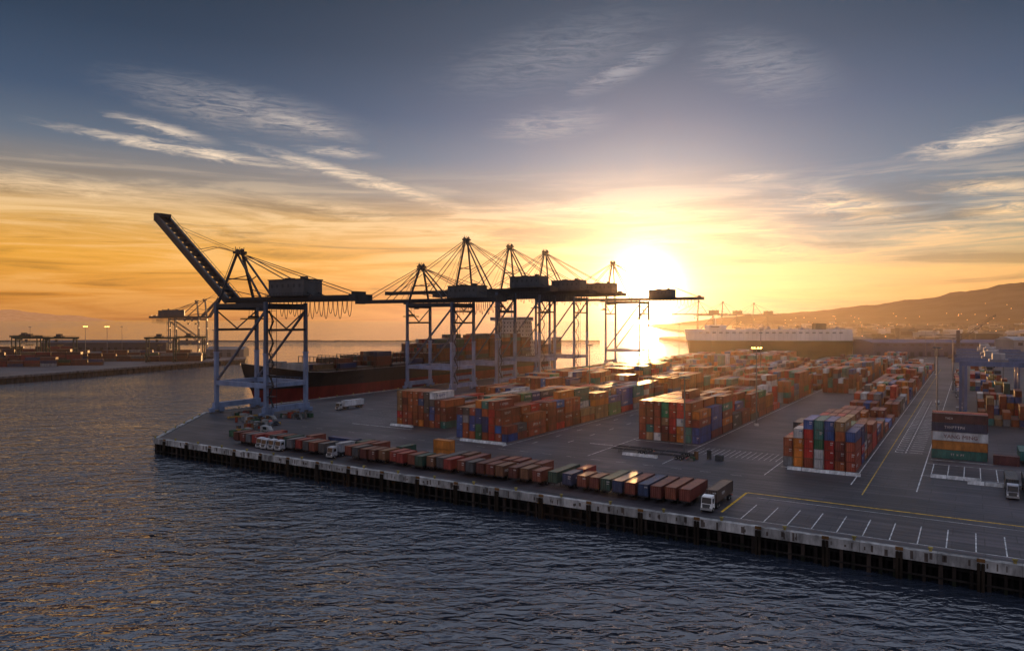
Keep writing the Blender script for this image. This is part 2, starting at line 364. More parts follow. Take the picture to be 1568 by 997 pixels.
    tx=-6 if not raised else G*0.35
    mb.box(tx-3,yc-3.4,zg-1.9,tx+3,yc+3.4,zg-1.15,dc); mb.box(tx+3,yc-1.2,zg-4.8,tx+5.2,yc+1.2,zg-1.9,(0.12,0.12,0.13)); mb.box(tx+2.95,yc-1,zg-4.2,tx+3,yc+1,zg-2.8,DK,1)
    sz=zg-(8 if raised else 9)
    for a in (-1.8,1.8):
        for b in (-1.5,1.5): mb.beam((tx+a*0.6,yc+b,zg-1.9),(tx+a*0.6,yc+b,sz+1),0.1,0.1,dc)
    mb.box(tx-1.2,yc-2,sz+0.3,tx+1.2,yc+2,sz+1.2,dc); mb.box(tx-1.1,yc-6,sz-0.3,tx+1.1,yc+6,sz+0.25,(0.2,0.15,0.04))
    y=yc-4.2; n=16; x0=G+1; st=(gx1-2-x0)/n
    for k in range(n):
        pts=[(x0+st*(k+q/6),y,zg-0.6-(6.5+1.2*math.sin(k*2.1))*math.sin(math.pi*q/6)**0.6) for q in range(7)]
        for p,q in zip(pts[:-1],pts[1:]): mb.beam(p,q,0.16,0.16,dc)
    mb.box(gx1-3,yc-5,zg-1,gx1,yc+5,zg+1.4,dc); mb.box(gx1-2.6,yc-4,zg+1.4,gx1-2.5,yc+4,zg+2.6,dc)
    return mb.build(name,loc=loc,rz=rz,mats=(M_STEEL,M_GLASS))
sts(W(-43,55),ANG,48.5,69.5,raised=37.5,out=67,back=44,hx=27)
sts(W(-43,181),ANG,51,71,out=44,back=26,hx=25,hscale=0.95)
for t in (226,278,328,451): sts(W(-43,t),ANG,58,91,G=32,out=60,back=34 if t<440 else 52,hx=38,hscale=1.0)
GY=(0.07,0.075,0.09); GY2=(0.04,0.04,0.05)
sts((-350,840,0),math.radians(200),43,62,raised=62,out=42,back=22,cols=(GY,GY2)); sts((-385,900,0),math.radians(200),43,62,raised=48,out=42,back=22,cols=(GY,GY2))
sts((395,1560,0),math.radians(-20),52,80,out=50,cols=(GY,GY2)); sts((470,1640,0),math.radians(-20),52,80,out=50,cols=(GY,GY2)); sts((560,1700,0),math.radians(-20),52,78,out=50,cols=(GY,GY2))
# ------------------------------------------------------------------ rubber tyred gantries
def rtg(loc,rz,span=24,h=24,col=(0.10,0.16,0.30),name='yard_gantry_crane',dark=1.0):
    mb=MB()
    def g(v): return (v*dark,v*dark,v*1.05*dark)
    for x in (0,span):
        for y in (0,8): mb.beam((x,y,2.2),(x,y,h-1),0.9,0.8,col)
        mb.box(x-0.6,-2.5,1.4,x+0.6,10.5,2.4,col); mb.box(x-.3,.4,h*0.55,x+.3,7.6,h*0.55+.7,col); mb.box(x-0.45,0.4,h-2.4,x+0.45,7.6,h-1.2,col)
        mb.beam((x,.4,2.4),(x,7.6,h*.55),.35,.35,col)
        for y in (-1.6,0.2,7.8,9.6): mb.cyl((x-0.35,y,0.75),(x+0.35,y,0.75),0.75,12,(0.02,0.02,0.02),1)
    for y in (0,8): mb.box(-2,y-0.5,h-1.1,span+2,y+0.5,h+0.6,col)
    for k in range(9): mb.box(-1.5+k*span/8,0.5,h-.2,-1.3+k*span/8,7.5,h,col)
    for y in (-0.9,8.9):
        mb.box(-2,y-.04,h+1.5,span+2,y+.04,h+1.6,col)
        for k in range(14): mb.box(-2+k*(span+4)/13-.04,y-.04,h+.5,-2+k*(span+4)/13+.04,y+.04,h+1.5,col)
    tx=span*0.3
    mb.box(tx,-0.4,h+0.65,tx+6,8.4,h+1.5,g(.2)); mb.box(tx+1,1.5,h+1.5,tx+5,6.5,h+3.6,g(.3)); mb.box(tx+1.5,-2.2,h-4,tx+3.7,-0.6,h-1.6,g(.3)); mb.box(tx+1.6,-2.25,h-3.6,tx+3.6,-2.2,h-2.4,DK,2)
    for a in (1.5,4.5):
        for b in (1.5,6.5): mb.beam((tx+a,b,h),(tx+a,b,h-7),0.09,0.09,DK)
    mb.box(tx+1.8,-2,h-7.6,tx+4.2,10,h-7,(0.3*dark,0.2*dark,0.04*dark))
    mb.box(-1.6,1.5,2.4,0.6+.2,6,4.6,g(.25))
    mb.build(name,loc=loc,rz=rz,mats=(M_STEEL if dark==1 else M_BLDG,M_RUB,M_GLASS))
LBR=(0.10,0.14,0.25)
for (a,b) in ((231,176),(229,200),(230,216),(229,240),(230,256),(228,282),(228,310)): rtg(W(a,b),ANG,col=LBR if b%3 else (0.16,0.18,0.24))
for (a,b) in ((235,187),(235,226),(235,266),(235,295)): block(a,b,6,[R.randint(1,4) for _ in range(6)],detail=1)
for (a,b) in ((262,190),(262,225),(262,290)): rtg(W(a,b),ANG,col=(0.2,0.21,0.25))
DG=(0.035,0.05,0.04)
for (x,y) in ((-475,700),(-440,690),(-345,690),(-330,720),(-520,760)): rtg((x,y,0),math.radians(10),col=DG,h=23,dark=0.2)
# ------------------------------------------------------------------ light masts
def mast(loc,h=30,lit=False,name='light_mast'):
    mb=MB(); mb.cyl((0,0,0),(0,0,h),0.32,8,(0.12,0.12,0.13),r2=0.16); mb.box(-.7,-.7,0,.7,.7,.9,(.4,.4,.38))
    mb.cyl((0,0,h-0.2),(0,0,h),1.3,10,(0.1,0.1,0.1))
    for k in range(8):
        a=k*math.pi/4; x,y=1.35*math.cos(a),1.35*math.sin(a)
        mb.box(x-.3,y-.3,h-0.75,x+.3,y+.3,h-.25,(0.2,.2,.2)); mb.box(x-.25,y-.25,h-0.85,x+.25,y+.25,h-.76,(1,.7,.3),1)
        if lit: mb.box(x*1.25-.22,y*1.25-.22,h-0.7,x*1.25+.22,y*1.25+.22,h-.35,(1,.7,.3),1)
    mb.build(name,loc=loc,mats=(M_STEEL,M_LAMP if lit else M_STEEL))
mast(W(164,139),30,True); mast(W(161,66),23.5); mast(W(16,475),37); mast(W(120,330),34); mast(W(224,330),30); mast(W(75,178),28); mast(W(210,470),32); mast(W(14,190),30); mast(W(222,170),30); mast(W(256,240),32); mast(W(258,160),30)
for (x,y) in ((-420,720),(-392,708)): mast((x,y,0),34,True)
mast((-300,735,0),30)
for (x,y) in ((-560,850),(-480,900),(520,820),(430,760)): mast((x,y,0),32)
def mhc(x,y):
    mb=MB(); c=(0.06,0.06,0.08)
    mb.box(-5,-5,0,5,5,3,c); mb.box(-3,-4,3.2,4,8,7,c); mb.beam((0,0,7),(0,0,30),3,3,c); mb.box(-2,-2.5,22,2,-1.5,25,(.2,.2,.2))
    for sx in (-1,1): mb.beam((sx,-1,20),(sx*.4,-30,44),.5,.5,c); mb.beam((sx*.6,-1,22.5),(sx*.3,-30,45.5),.35,.35,c)
    for k in range(12):
        f=k/12; mb.beam((-1,-1-29*f,20+24*f),(1,-1-29*(f+.08),20+24*(f+.08)),.2,.2,c)
    mb.beam((0,0,30),(0,-30,44.5),.2,.2,c); mb.beam((0,-30,44),(0,-30,18),.15,.15,c)
    for k in range(8): mb.cyl((-5.6,-4+k*1.1,.6),(-4.9,-4+k*1.1,.6),.55,8,(0.02,)*3); mb.cyl((4.9,-4+k*1.1,.6),(5.6,-4+k*1.1,.6),.55,8,(0.02,)*3)
    mb.build('mobile_harbour_crane',loc=(x,y,0),rz=1.0,mats=(M_BLDG,))
mhc(424,695)
# ------------------------------------------------------------------ quay / ground
def rand_ground_mat():
    m,nt,b=newmat('asphalt')
    tc=N(nt,'ShaderNodeTexCoord')
    n1=N(nt,'ShaderNodeTexNoise'); n1.inputs['Scale'].default_value=0.035; n1.inputs['Detail'].default_value=6; n1.inputs['Roughness'].default_value=0.6
    mp=N(nt,'ShaderNodeMapping'); mp.inputs['Scale'].default_value=(0.03,0.6,1)
    n2=N(nt,'ShaderNodeTexNoise'); n2.inputs['Scale'].default_value=1.0; n2.inputs['Detail'].default_value=4
    n3=N(nt,'ShaderNodeTexNoise'); n3.inputs['Scale'].default_value=2.5; n3.inputs['Detail'].default_value=4
    v=N(nt,'ShaderNodeTexBrick'); v.inputs['Scale'].default_value=0.05; v.inputs['Mortar Size'].default_value=0.004; v.inputs['Color1'].default_value=(1,1,1,1); v.inputs['Color2'].default_value=(.66,.66,.66,1); v.inputs['Mortar'].default_value=(.35,.35,.35,1)
    L=nt.links.new
    L(tc.outputs['Object'],n1.inputs['Vector']); L(tc.outputs['Object'],mp.inputs['Vector']); L(mp.outputs[0],n2.inputs['Vector']); L(tc.outputs['Object'],n3.inputs['Vector']); L(tc.outputs['Object'],v.inputs['Vector'])
    a=N(nt,'ShaderNodeMath',operation='MULTIPLY_ADD'); a.inputs[1].default_value=1.2; L(n1.outputs[0],a.inputs[0]); L(n2.outputs[0],a.inputs[2])
    a2=N(nt,'ShaderNodeMath',operation='MULTIPLY_ADD'); a2.inputs[1].default_value=0.3; L(n3.outputs[0],a2.inputs[0]); L(a.outputs[0],a2.inputs[2])
    r=N(nt,'ShaderNodeValToRGB'); r.color_ramp.elements[0].position=0.64; r.color_ramp.elements[0].color=(0.022,0.019,0.024,1); r.color_ramp.elements[1].position=1.0; r.color_ramp.elements[1].color=(0.090,0.075,0.085,1)
    sb=N(nt,'ShaderNodeMath',operation='SUBTRACT'); sb.inputs[1].default_value=0.46; L(a2.outputs[0],sb.inputs[0]); L(sb.outputs[0],r.inputs[0])
    mx=N(nt,'ShaderNodeVectorMath',operation='MULTIPLY'); L(r.outputs[0],mx.inputs[0]); L(v.outputs[0],mx.inputs[1]); L(mx.outputs[0],b.inputs['Base Color'])
    b.inputs['Roughness'].default_value=0.55; b.inputs['Specular IOR Level'].default_value=0.4
    bp=N(nt,'ShaderNodeBump'); bp.inputs['Strength'].default_value=0.3; bp.inputs['Distance'].default_value=0.05; L(n3.outputs[0],bp.inputs['Height']); L(bp.outputs[0],b.inputs['Normal'])
    return m
M_ASPH=rand_ground_mat()
poly=[(0,0),(900,0),(900,1500),(230,1500),(180,705),(100,705),(100,560),(-47,560),(-47,52)]
mb=MB(); mb.quad([(x,y,0) for x,y in poly],(0.1,)*3,0)
n=len(poly)
for k in range(n):
    a,b2=poly[k],poly[(k+1)%n]
    mb.quad([(a[0],a[1],-1.0),(b2[0],b2[1],-1.0),(b2[0],b2[1],0),(a[0],a[1],0)],(0.2,)*3,1)
mb.build('dock_ground',mats=(M_ASPH,M_CONC),**T(0,0))
def quay(a,b2,name='quay_edge'):
    ax,ay=a;bx,by=b2; L=math.hypot(bx-ax,by-ay); d=((bx-ax)/L,(by-ay)/L); th=math.atan2(d[1],d[0])
    mb=MB(); cc=(0.36,0.35,0.34)
    rr=random.Random(int(L))
    x=0
    while x<L:
        l=min(6.0,L-x); k=rr.uniform(0.65,1.2); mb.box(x+0.03,-0.35,-1.55,x+l-0.03,1.0,0.25,(cc[0]*k,cc[1]*k,cc[2]*k)); 
        for q in range(3):
            xx=x+rr.uniform(.2,l-.8); mb.box(xx,-.36,rr.uniform(-1.5,-.9),xx+rr.uniform(.15,.6),-.352,rr.uniform(-.6,.2),(0.10,.08,.07))
        x+=6.0
    mb.box(0,2.2,-7,L,2.6,-0.9,(0.008,0.008,0.008)); mb.box(0,1.0,-2.6,L,2.4,-1.5,(0.02,0.019,0.018))  # recess wall near black: under-deck shade put into its colour
    x=1.0
    while x<L:
        w=rr.uniform(0.35,0.7); k=rr.uniform(0.3,1.2)
        mb.box(x,-0.05,-7.5,x+w,0.5,-1.6,(0.035*k,0.025*k,0.02*k)); mb.cyl((x+1.1,1.6,-7.5),(x+1.1,1.6,-1.7),0.35,8,(0.015,0.013,0.012))
        if rr.random()<.4: mb.box(x-.02,-.07,-7,x+w+.02,-.03,rr.uniform(-4.5,-3),(0.012,0.014,0.008))
        x+=rr.uniform(1.9,2.5)
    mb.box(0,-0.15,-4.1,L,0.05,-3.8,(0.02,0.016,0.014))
    x=6.0
    while x<L:
        for q in (0,0.6): mb.cyl((x+q,-0.65,-7.5),(x+q,-0.65,-0.3),0.26,8,(0.022,0.015,0.01))
        mb.box(x-.3,-0.52,-0.1,x+.9,-0.36,0.45,(0.16,0.08,0.03))
        mb.cyl((x+5,0.5,0.25),(x+5,0.5,0.75),0.25,8,(0.3,0.24,0.08)); mb.cyl((x+5,0.5,0.75),(x+5,0.5,0.95),0.4,8,(0.3,0.24,0.08))
        x+=12
    p=W(ax,ay); mb.build(name,loc=p,rz=ANG+th,mats=(M_CONC,))
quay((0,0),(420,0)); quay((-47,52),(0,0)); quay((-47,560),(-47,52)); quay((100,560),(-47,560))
def lines():
    mb=MB(); Y=(0.75,0.45,0.03); Wc=(0.6,0.6,0.6)
    def q(s0,t0,s1,t1,c,z=0.008): mb.quad([(s0,t0,z),(s1,t0,z),(s1,t1,z),(s0,t1,z)],c)
    q(189,28,420,28.5,Y); q(188.6,8,189.1,28,Y); q(192,24.5,420,24.7,Wc)
    k=193.5
    while k<330: q(k,5,k+0.2,18,Wc); k+=4.45
    q(190,4.6,330,4.8,Wc,0.012)
    for a in (83,107,137,160,187.5,208,222): q(a,50,a+0.25,540,Wc)
    for a in (211.6,): q(a,40,a+.25,540,(.5,.33,.06))
    k=105
    while k<270:
        q(213.5,k,215.4,k+0.5,Wc); q(217,k+1,220.5,k+1.5,Wc); q(216,k,216.3,k+3,Wc); q(213.2,k+.5,213.45,k+3.2,Wc); k+=4.5
    for (a,b,c) in ((30,60,62),(84,106,54),(138,160,84),(189,208,63.5),(223,238,97),(128,136,70)):
        q(a,c,b,c+0.45,(0.65,0.65,0.65),0.012)
    for t in (22,31,46): 
        k=20
        while k<186: q(k,t,k+3,t+0.18,Wc); k+=8
    for k in range(30): q(112+(k%2)*9,60+k*8,112.3+(k%2)*9,64+k*8,Wc)
    for k in range(16): q(162+k*1.6,70,162.15+k*1.6,82,Wc)
    for k in range(9): q(224+k*3.6,72,224.2+k*3.6,90,Wc)
    q(222.3,90,262,90.3,Wc); q(222.3,71.5,262,71.8,Wc)
    for a in (-43,-11): q(a-0.5,53,a-0.35,555,(.3,.3,.3)); q(a+.35,53,a+.5,555,(.3,.3,.3)); 
    for k in range(24): q(-6,60+k*20,6,60.25+k*20,Wc)
    for k in range(12): q(14+k*2.4,66,14.2+k*2.4,100,(.35,.35,.35))
    mb.build('painted_road_markings',mats=(M_PAINT,),**T(0,0))
lines()
def kbar(s,t,L=11):
    mb=MB()
    for k in range(3): mb.hexa([(k*L/3+.1,-.2,0),(( k+1)*L/3-.1,-.2,0),((k+1)*L/3-.1,0.8,0),(k*L/3+.1,.8,0),(k*L/3+.1,.15,.8),((k+1)*L/3-.1,.15,.8),((k+1)*L/3-.1,.45,.8),(k*L/3+.1,.45,.8)],(0.6,0.6,0.6))
    mb.build('concrete_barrier',mats=(M_CONC,),**T(s,t))
for (a,b) in ((89,52),(96,52),(191,61),(198,61),(145,57),(46,66),(224,70),(232,66)): kbar(a,b)
def spreader(s,t,rot):
    mb=MB(); c=(0.35,0.2,0.03)
    for y in (0.2,2.0): mb.box(0,y,0.5,12,y+0.3,0.9,c)
    for x in (0,5,7,11.7): mb.box(x,0.2,0.45,x+0.35,2.3,0.95,c)
    mb.box(4.8,0.5,0.9,7.4,2.0,1.8,(.2,.2,.2))
    for x in (0,11.8): 
        for y in (0.1,2.2): mb.box(x,y,0,x+.2,y+.2,.5,c)
    mb.build('container_spreader',mats=(M_STEEL,),loc=W(s,t),rz=ANG+rot)
spreader(-2,40,.3); spreader(-20,44,1.2); spreader(10,24,.0)
def crates(s,t,n,seed):
    rr=random.Random(seed); mb=MB()
    for k in range(n):
        x,y=rr.uniform(0,12),rr.uniform(0,8); a=rr.uniform(.8,2.4); h=rr.uniform(.6,2.4); c=rr.choice([(.2,.1,.05),(.25,.05,.03),(.05,.1,.06),(.2,.2,.2),(.1,.1,.1),(.06,.06,.06),(.3,.3,.3)])
        mb.box(x,y,0.1,x+a,y+a*.8,h,c); mb.box(x-.08,y-.08,h,x+a+.08,y+a*.8+.08,h+.08,tuple(q*.7 for q in c)); mb.box(x,y,0,x+.2,y+a*.8,.1,c); mb.box(x+a-.2,y,0,x+a,y+a*.8,.1,c)
    mb.build('cargo_crates',mats=(M_CONC,),**T(s,t))
crates(-12,40,34,1); crates(0,30,26,2); crates(-30,48,20,5); crates(16,16,22,6); crates(-8,58,22,8); crates(160,58,8,9)
# ------------------------------------------------------------------ container ship
def ship():
    mb=MB(); hb=16.0; Ls=300
    st=[]
    RED=(0.16,0.016,0.014); BLK=(0.016,0.018,0.02)
    for k in range(31):
        u=k/30; y=u*Ls
        wd=hb*min(1,(1-(1-min(1,u/0.13))**2.2)) if u<0.13 else hb
        ww=hb*min(1,max(0,(u-0.02)/0.22))**0.8 if u<0.24 else hb
        if u>0.93: wd=hb*(1-(u-0.93)*2.0); ww=hb*(1-(u-0.93)*9)
        zd=13+6*max(0,1-u/0.12)**1.2
        st.append((y,max(0.15,wd),max(0.12,ww),zd))
    lev=[(-6,0.0),(0,0.08),(5.5,0.3),(5.5,0.3),(9.5,0.62),(0,1.0)]
    rings=[]
    for (y,wd,ww,zd) in st:
        ring=[]
        for j,(z,m) in enumerate(lev):
            z=z if j<5 else zd; w=ww+(wd-ww)*m
            yy=y+ (1-m)*9*max(0,1-y/30.0)
            ring.append((w,yy,z))
        rings.append(ring)
    for sg in (-1,1):
        for a,b in zip(rings[:-1],rings[1:]):
            for j in range(5):
                c=RED if j<2 else BLK
                if j==2: continue
                p=[(sg*a[j][0],a[j][1],a[j][2]),(sg*b[j][0],b[j][1],b[j][2]),(sg*b[j+1][0],b[j+1][1],b[j+1][2]),(sg*a[j+1][0],a[j+1][1],a[j+1][2])]
                mb.quad(p if sg>0 else p[::-1],c)
    for a,b in zip(rings[:-1],rings[1:]):
        A=a[5];B=b[5]; mb.quad([(-A[0],A[1],A[2]-.8),(A[0],A[1],A[2]-.8),(B[0],B[1],B[2]-.8),(-B[0],B[1],B[2]-.8)],(0.10,0.04,0.03))
        for sg in (-1,1): mb.beam((sg*A[0],A[1],A[2]+.1),(sg*B[0],B[1],B[2]+.1),0.2,0.22,(0.25,0.25,0.25))
    e=rings[-1]; mb.quad([(-p[0],p[1],p[2]) for p in e]+[(p[0],p[1],p[2]) for p in reversed(e)],BLK)
    mb.cyl((0,6,-4.2),(0,20,-3.5),1.6,10,RED,r2=3)
    mb.beam((0,14,17),(0,14,29),0.7,0.7,(0.3,0.3,0.3)); mb.beam((-3,14,26),(3,14,26),0.3,0.3,(0.3,0.3,0.3)); mb.box(-5,20,16,-2,24,19,(.2,.2,.2)); mb.box(2,20,16,5,24,19,(.2,.2,.2))
    mb.box(-12,31,12.2,12,32,17.5,(0.25,0.26,0.26))
    y=36; k=0; ho=[1,2,1,3,0,1,2,4,5,5,6,5,6,6,5,6]
    cb=MB()
    while y<Ls-62 and k<len(ho):
        mb.box(-14.5,y,12.2,14.5,y+12.4,14.3,(0.07,0.05,0.04)); 
        for q in range(11): mb.box(-15+q*3-.15,y+13.0,12.2,-15+q*3+.15,y+13.3,20,(0.04,0.04,0.04))
        for zz in (16.5,20): mb.box(-15,y+12.8,zz,15,y+13.6,zz+.25,(0.04,0.04,0.04))
        for c in range(12):
            h=max(0,ho[k]-(R.random()<0.3)*R.randint(0,2)-(1 if ho[k]<4 and R.random()<.5 else 0))
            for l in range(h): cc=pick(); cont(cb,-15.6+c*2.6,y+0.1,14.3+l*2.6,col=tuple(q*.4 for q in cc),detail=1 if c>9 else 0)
        y+=14.2; k+=1
    y0=Ls-58; wc=(0.45,0.45,0.46)
    for lv in range(9):
        mb.box(-15+lv*0.25,y0,12.2+lv*3,15-lv*0.25,y0+13-lv*0.3,15.0+lv*3,wc); mb.box(-15.8+lv*.25,y0-.9,15.0+lv*3,15.8-lv*.25,y0+13.5,15.2+lv*3,(0.3,.3,.3))
        for q in range(10): mb.box(-13+q*2.7,y0-0.03,13.2+lv*3,-12+q*2.7,y0+.02,14.2+lv*3,(0.02,.02,.03))
        for q in range(4): mb.box(15-lv*.25-.02,y0+1.5+q*2.8,13.2+lv*3,15-lv*.25+.03,y0+2.6+q*2.8,14.2+lv*3,(0.02,.02,.03))
    zt=12.2+27; mb.box(-17,y0-1.2,zt,17,y0+7,zt+3,wc); mb.box(-16.5,y0-1.25,zt+1.1,16.5,y0-1.18,zt+2.2,(0.02,0.02,0.03)); mb.box(17,y0-1,zt+1.1,17.04,y0+6,zt+2.2,(0.02,.02,.03))
    mb.beam((0,y0+3,zt+3),(0,y0+3,zt+11),0.8,.8,wc); mb.beam((-4,y0+3,zt+7),(4,y0+3,zt+7),.3,.3,wc)
    mb.box(-5,y0+16,12.2,5,y0+25,38,(0.04,0.06,0.12)); mb.box(-3.5,y0+17,38,3.5,y0+23,41,(0.03,.03,.03))
    for yb in (y0+28,y0+42):
        for c in range(12):
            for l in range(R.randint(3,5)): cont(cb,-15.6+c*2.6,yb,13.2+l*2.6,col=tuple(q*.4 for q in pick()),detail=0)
    par=mb.build('container_ship',mats=(M_STEEL,),**T(-65,84,0))
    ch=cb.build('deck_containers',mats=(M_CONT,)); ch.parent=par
ship()
# ------------------------------------------------------------------ car carrier (far)
def roro():
    mb=MB(); L=190; hb=15; G_=(0.02,0.042,0.03); Wt=(0.6,0.59,0.56)
    xs=[0,3,8,16,28,60,120,170,182,190]
    def wd(x): return hb*min(1,max(0.02,(x/30))**0.6) if x<30 else hb*(1-max(0,(x-178)/60))
    lev=[(-7,G_),(4,G_),(16,G_),(16.3,Wt),(29,Wt)]
    for sg in (-1,1):
        for a,b in zip(xs[:-1],xs[1:]):
            for j in range(4):
                def P(x,jj):
                    sh=(4-jj)*1.6*max(0,1-x/30); return (x+sh,sg*wd(x)*(1 if jj>1 else 0.93),lev[jj][0])
                p=[P(a,j),P(b,j),P(b,j+1),P(a,j+1)]
                mb.quad(p if sg<0 else p[::-1],lev[j+1][1] if j!=1 else G_)
    for a,b in zip(xs[:-1],xs[1:]): mb.quad([(a,-wd(a),29),(b,-wd(b),29),(b,wd(b),29),(a,wd(a),29)],Wt)
    mb.quad([(L,-wd(L),-7),(L,wd(L),-7),(L,wd(L),29),(L,-wd(L),29)],Wt)
    for k in range(22): mb.box(14+k*7.6,-15.12,24.5,18+k*7.6,-15.0,26,(0.1,.12,.13))
    for k in range(30): mb.box(30+k*5,-15.06,16.4,30.2+k*5,-15.0,28.8,(0.3,.3,.29))
    mb.box(26,-12,29,46,12,34,Wt); mb.box(28,-15,31,38,15,33.6,Wt); mb.box(27.9,-14,31.6,28,14,32.8,DK)
    mb.box(27.9,-15.05,31.6,37,-15,32.8,DK)
    mb.box(150,-6,29,162,6,36,(0.05,0.08,0.07)); mb.beam((36,0,34),(36,0,43),.7,.7,Wt)
    for xx in (60,72,88,95,110,120,133,142,168,175): mb.box(xx,-4,29,xx+3.5,3,30.5+(xx%3),(.3,.3,.3)); mb.beam((xx+5,-10,29),(xx+5,-10,32),.3,.3,(.3,.3,.3))
    mb.hexa([(186,-6,0),(190.2,-6,0),(190.2,6,0),(186,6,0),(188,-6,27),(190.6,-6,27),(190.6,6,27),(188,6,27)],(0.06,0.1,0.08))
    mb.build('car_carrier_ship',loc=(205,868,-0.2),rz=math.radians(-3),mats=(M_BLDG,))
roro()
# ------------------------------------------------------------------ opposite quay on the left
mb=MB(); P=[(-480,160),(-277,759),(-300,830),(-520,1010),(-2500,1010),(-2500,160)]
mb.quad([(x,y,0) for x,y in P],(0.06,)*3,0)
for k in range(len(P)):
    a,b2=P[k],P[(k+1)%len(P)]; mb.quad([(a[0],a[1],-8),(b2[0],b2[1],-8),(b2[0],b2[1],0),(a[0],a[1],0)],(0.05,0.047,0.043),1)
d=Vector((203,599,0)).normalized(); nrm=Vector((d.y,-d.x,0))
for k in range(90):
    p=Vector((-480,160,0))+d*k*7+nrm*0.3; mb.beam(p+Vector((0,0,-8)),p+Vector((0,0,-.6)),0.8,0.8,(0.03,.027,.024),1)
mb.beam(Vector((-480,160,-0.6))+nrm*.4,Vector((-277,759,-0.6))+nrm*.4,1.4,1.5,(0.14,.13,.13),1)
mb.build('opposite_quay',mats=(M_ASPH,M_CONC))
rz2=math.radians(10)
def dblock(x,y,nx,h):
    mb=MB()
    for a in range(nx):
        for b in range(2):
            hh=max(1,h-R.randint(0,1))
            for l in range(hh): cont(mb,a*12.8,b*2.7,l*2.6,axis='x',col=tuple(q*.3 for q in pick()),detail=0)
    mb.build('container_stack',loc=(x,y,0),rz=rz2,mats=(M_CONT,))
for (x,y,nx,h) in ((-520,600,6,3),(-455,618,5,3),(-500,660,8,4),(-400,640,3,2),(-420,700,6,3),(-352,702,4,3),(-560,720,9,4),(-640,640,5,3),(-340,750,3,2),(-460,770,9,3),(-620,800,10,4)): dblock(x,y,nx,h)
def shed(x,y,w,dd,h,col,name='warehouse',rz=0.0,ridge=3):
    mb=MB(); mb.box(0,0,0,w,dd,h,col)
    o=len(mb.v); mb.v+=[(-.4,-.4,h),(w+.4,-.4,h),(w+.4,dd+.4,h),(-.4,dd+.4,h),(-.4,dd/2,h+ridge),(w+.4,dd/2,h+ridge)]
    for f in ((0,1,5,4),(2,3,4,5),(0,4,3),(1,2,5)): mb.f.append(tuple(o+i for i in f)); mb.c.append(tuple(q*1.3 for q in col)); mb.m.append(0)
    k=4
    while k<w-5: 
        mb.box(k,-0.06,0.1,k+4,0.0,min(5,h*0.6),tuple(q*0.45 for q in col)); mb.box(k,-0.05,h*.78,k+4,0,h*.9,(0.05,.05,.06)); k+=9
    mb.build(name,loc=(x,y,0),rz=rz,mats=(M_BLDG,))
shed(395,800,170,60,15,(0.07,0.08,0.13),rz=-.04); shed(572,790,160,60,17,(0.07,0.08,0.13),rz=-.06); shed(446,650,60,26,22,(0.25,0.24,0.24)); shed(455,900,120,50,12,(.12,.12,.14)); shed(700,850,130,60,14,(.1,.1,.13))
shed(-330,790,40,16,8,(.12,.12,.12)); shed(-600,930,160,40,11,(.05,.05,.06))
mb=MB(); P=[(440,930),(4000,930),(9000,7000),(1200,7000),(700,3300),(560,1900),(350,1750),(350,1450),(440,1400)]
mb.quad([(x,y,-1) for x,y in P],(0.05,0.045,0.04),0)
for k in range(len(P)):
    a,b2=P[k],P[(k+1)%len(P)]; mb.quad([(a[0],a[1],-8),(b2[0],b2[1],-8),(b2[0],b2[1],-1),(a[0],a[1],-1)],(0.07,0.065,0.06),0)
mb.build('far_shore_ground',mats=(M_BLDG,))
mb=MB(); rr=random.Random(11)
for k in range(1100):
    y=rr.uniform(1000,5200); x=y*rr.uniform(0.30,1.0)
    if x<600+ (y-1900)*.2 and y<7000 and x<900: x+=300
    w=rr.uniform(12,60); dd=rr.uniform(12,30); h=rr.uniform(4,12) if rr.random()<.93 else rr.uniform(14,26); g=rr.choice([.05,.08,.12,.2,.35]); c=(g,g*.92,g*.86)
    mb.box(x,y,-1,x+w,y+dd,h,c); mb.box(x-.5,y-.5,h,x+w+.5,y+dd+.5,h+.8,tuple(q*.7 for q in c)); mb.box(x+w*.1,y-.2,h*.5,x+w*.9,y,h*.75,(.04,.04,.05))
    if rr.random()<.2: mb.box(x+w/2,y-1,h+1.0,x+w/2+1.6,y,h+2.6,(1,.6,.2),1)
for k in range(14):
    y=rr.uniform(1300,1900); x=y*rr.uniform(.5,.72); mb.cyl((x,y,-1),(x,y,rr.uniform(12,18)),rr.uniform(12,22),20,(.35,.35,.35))
mb.build('distant_town',mats=(M_BLDG,M_CITY))
def noise1(x,seed):
    return sum(math.sin(x*f*1.7+seed*f*3.1+f*f)/f for f in (1,2.3,4.7,9.1,17,33))/2.0
